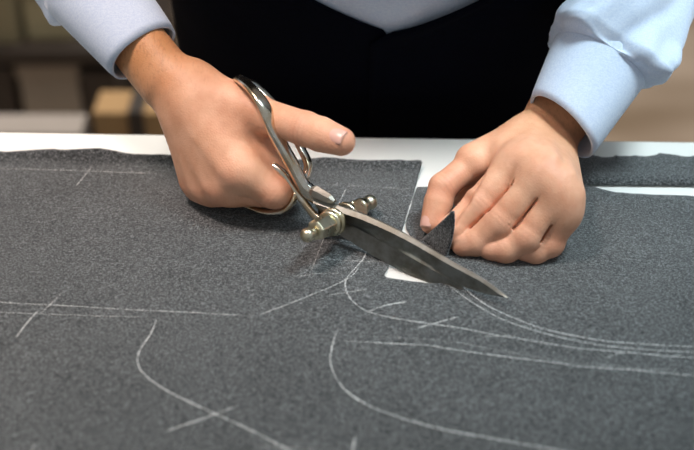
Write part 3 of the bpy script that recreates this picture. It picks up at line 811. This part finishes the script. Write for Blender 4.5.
# where the waistcoat opens: find the ring height whose front projects to the V's point
def proj(p):
    q = np.asarray(p)-CAM; d = q@CF; return 347+F*(q@CR)/d, 225-F*(q@CU)/d
zv = min(np.linspace(0, .2, 400), key=lambda z: abs(proj(ring(z, 0, .013))[1]-33))
qv = min(np.linspace(-.3, .3, 400), key=lambda q: abs(proj(ring(zv, q, .013))[0]-388))
def openq(z, sgn):
    if z <= zv: return qv+sgn*.004-(.05*min(1, (zv-z)/.01) if sgn > 0 else -.0)
    t_ = (z-zv); return qv+sgn*(.004+min(.62, 8.2*t_ if t_ < .03 else .246+1.6*(t_-.03)))
wc = empty('waistcoat', (0, 0, 0), None, None); wc.parent = per
def armhole(z): return 0. if z <= .2 else .5*math.sqrt(min(1., (z-.2)/.07))
for sgn in (-1, 1):
    v = []; f_ = []; nz2 = 150
    for part_ in (0, 1):
        nk = 60 if part_ == 0 else 44; b0 = len(v)
        for i in range(nz2+1):
            z = -.19+.55*i/nz2; am = armhole(z)
            qa, qb = (openq(z, sgn), sgn*(1.57-am)) if part_ == 0 else (sgn*(1.57+am), sgn*math.pi)
            for k in range(nk+1):
                q = qa+(qb-qa)*k/nk
                wr = .0012*math.sin(26*z+3*q)+.0016*noise.noise(Vector((q*2.3, z*22, 3)))
                v.append(ring(z, q, .0115+wr+(.0036*(sgn > 0) if part_ == 0 and k < 3 else 0)))
        for i in range(nz2):
            for k in range(nk): f_.append((b0+i*(nk+1)+k, b0+i*(nk+1)+k+1, b0+(i+1)*(nk+1)+k+1, b0+(i+1)*(nk+1)+k))
    put_w('waistcoat_half', v, f_, M_VEST, wc, thick=.0025)
# trousers and shoes
for s in (-1, 1):
    path = cr([spine(-.02)*[1, 1, 0]+np.array([s*.075, .005, -.08]), np.array([.034+s*.09, .295, -.25]), np.array([.034+s*.10, .30, -.46]), np.array([.034+s*.11, .33, -.66]), np.array([.034+s*.11, .335, FZ+.05])], 10)
    v, f_ = loft(path, lambda t_, q, i: .105-.032*min(1, t_*1.4)+.003*math.sin(3*q+12*t_), 40, np.array([0, 1., .01]))
    put('trouser_leg', v, f_, M_TROUSER, per, thick=.002)
    Fs_ = Field((.034+s*.11-.07, .08, FZ-.01), (.034+s*.11+.07, .44, FZ+.13), .005)
    y0 = .34; xx = .034+s*.11
    Fs_.cone((xx, y0+.02, FZ+.038), (xx+s*.01, y0-.17, FZ+.030), .036, .030, .02, flat=X, fs=1.15); Fs_.cone((xx, y0+.02, FZ+.04), (xx, y0, FZ+.10), .036, .04, .02)
    Ps, Qs2 = Fs_.mesh(); Ps = relax(Ps, Qs2, 2); Ps[:, 2] = np.maximum(Ps[:, 2], FZ+.001); put('shoe', Ps, Qs2, M_SHOE, per)

#@@BACKGROUND
# ------------------------------------------------------------------ things behind, on the floor
M_DARKW = m_plain('dark_stained_wood', '2a2019', .5, 0, .15, 12)
M_OLIVE = m_plain('olive_board', '80755a', .8, 0, .1, 14)
M_OLIVE2 = m_plain('pale_olive_board', '998d6e', .8, 0, .1, 14)
M_GREYB = m_plain('grey_brown_board', '8d8173', .8, 0, .1, 14)
M_LIGHTG = m_plain('light_grey_board', '958b83', .8, 0, .1, 14)
M_KRAFT = m_plain('kraft_cardboard', '9e7d54', .85, 0, .1, 14)
M_BLACK = m_plain('black_rubber', '151312', .6)
Yb = 1.55
rk = empty('shelving_rack', (-.75, Yb+.2, FZ), 'low dark wooden shelving rack on the floor behind the tailor', 'shelf')
zt_ = atY(50, 50, Yb)[2]
for z in (zt_, FZ+.03):
    b = MB(); b.box((-1.20, Yb, z-.035), (-.40, Yb+.40, z)); b.build('shelf_board', M_DARKW, rk, smooth=False, bevel=.003)
for x in (-1.18, -.43):
    for y in (Yb+.02, Yb+.37):
        b = MB(); b.box((x-.018, y-.018, FZ), (x+.018, y+.018, zt_+.25)); b.build('post', M_DARKW, rk, smooth=False)
def crate(lo, hi, m, label, group=None, name='storage_box', rz=0.):
    c_ = (np.array(lo)+np.array(hi))/2; t_ = empty(name, (c_[0], c_[1], lo[2]), label, 'box', group)
    b = MB(); b.box(lo, (hi[0], hi[1], hi[2]-.025), rz=rz); b.build('box_body', m, t_, smooth=False, bevel=.003)
    b = MB(); b.box((lo[0]-.004, lo[1]-.004, hi[2]-.03), (hi[0]+.004, hi[1]+.004, hi[2]), rz=rz); b.build('lid', m, t_, smooth=False, bevel=.003)
def xat(px, Y=Yb): return atY(px, 60, Y)[0]
crate((xat(-80), Yb+.03, zt_), (xat(18), Yb+.3, zt_+.17), M_OLIVE, 'dull olive box at the far left on the rack top')
crate((xat(24), Yb+.05, zt_), (xat(72), Yb+.3, zt_+.13), M_OLIVE2, 'paler olive box on the rack top above the grey-brown box')
crate((xat(12), Yb+.02, FZ+.03), (xat(72), Yb+.3, zt_-.045), M_GREYB, 'grey-brown box on the rack under its top board')
crate((xat(76), Yb-.02+.04, FZ+.03), (xat(110), Yb+.3, zt_-.06), M_DARKW, 'dark box beside the cardboard box on the rack')
crate((xat(-90), Yb+.02, FZ+.03), (xat(5), Yb+.3, zt_-.05), M_DARKW, 'dark box at the far left end under the rack top')
crate((-.80, 1.02, FZ), (-.45, 1.08, FZ+.375), M_LIGHTG, 'tall light grey box on the floor in front of the rack')
t_ = empty('cardboard_box', (-.42, 1.20, FZ), 'tan cardboard box with a dark strap on the floor, nearest the tailor', 'box')
b = MB(); b.box((-.432, 1.06, FZ), (-.19, 1.14, FZ+.39)); b.build('box_body', M_KRAFT, t_, smooth=False, bevel=.003)
b = MB(); b.box((-.372, 1.055, FZ), (-.345, 1.145, FZ+.394)); b.build('strap', M_DARKW, t_, smooth=False)
pth = cr([np.array(p) for p in ((-.76, 1.10, FZ+.388), (-.70, 1.05, FZ+.389), (-.66, .99, FZ+.37), (-.60, .985, FZ+.30), (-.57, .98, FZ+.14), (-.56, .95, FZ+.012), (-.5, .8, FZ+.012))], 10)
b = MB(); b.add(*sweep(pth, [(.012, .012)]*len(pth), np.array([.3, .1, 1.]), 10)); tag(b.build('hose', M_BLACK), 'thick black hose hanging over the tall light grey box', 'hose')

#@@LIGHT
def area(name, at, target, size, power, col, shape='RECTANGLE', sy=None):
    l = bpy.data.lights.new(name, 'AREA'); l.shape = shape; l.size = size; l.size_y = sy or size; l.energy = power; l.color = col
    o = bpy.data.objects.new(name, l); COL.objects.link(o); o.location = at
    d = Vector(target)-Vector(at); o.rotation_euler = d.to_track_quat('-Z', 'Y').to_euler(); return o
def spot(name, at, target, power, col, deg, rad):
    l = bpy.data.lights.new(name, 'SPOT'); l.energy = power; l.color = col; l.spot_size = math.radians(deg); l.spot_blend = 1; l.shadow_soft_size = rad
    o = bpy.data.objects.new(name, l); COL.objects.link(o); o.location = at
    o.rotation_euler = (Vector(target)-Vector(at)).to_track_quat('-Z', 'Y').to_euler(); return o
area('ceiling_and_fill_lamp', (-.5, 1.1, 1.65), (0, .1, 0), 1.2, 20, (1, .88, .78), sy=.5)
area('ceiling_and_fill_lamp', (.9, .5, 1.65), (.1, .3, 0), 1.2, 9, (.74, .93, 1), sy=.6)
area('ceiling_and_fill_lamp', (-.4, 1.7, 1.65), (-.3, 1.7, -.9), 1.4, 38, (1, .93, .84), sy=.4)  # added fill light, unseen, to brighten the background behind the table
spot('fill_spot', (-.50, -.08, 1.5), (-.12, .12, 0), 88, (1, .82, .74), 30, .20)  # added warm spot, unseen: pools light on the hands, front cloth stays darker
spot('fill_spot', (.55, -.08, 1.5), (.14, .12, 0), 82, (.82, .96, 1), 30, .20)  # added cool spot, unseen, doing the same over the other hand
w = bpy.data.worlds.new('world'); SC.world = w; w.use_nodes = True
w.node_tree.nodes['Background'].inputs[0].default_value = (.92, .97, 1, 1); w.node_tree.nodes['Background'].inputs[1].default_value = .27
SC.view_settings.view_transform = 'Standard'; SC.view_settings.look = 'None'; SC.view_settings.gamma = 1; SC.view_settings.use_curve_mapping = False
SC.view_settings.exposure = .36
SC.cycles.use_denoising = True
SC.cycles.max_bounces = 6
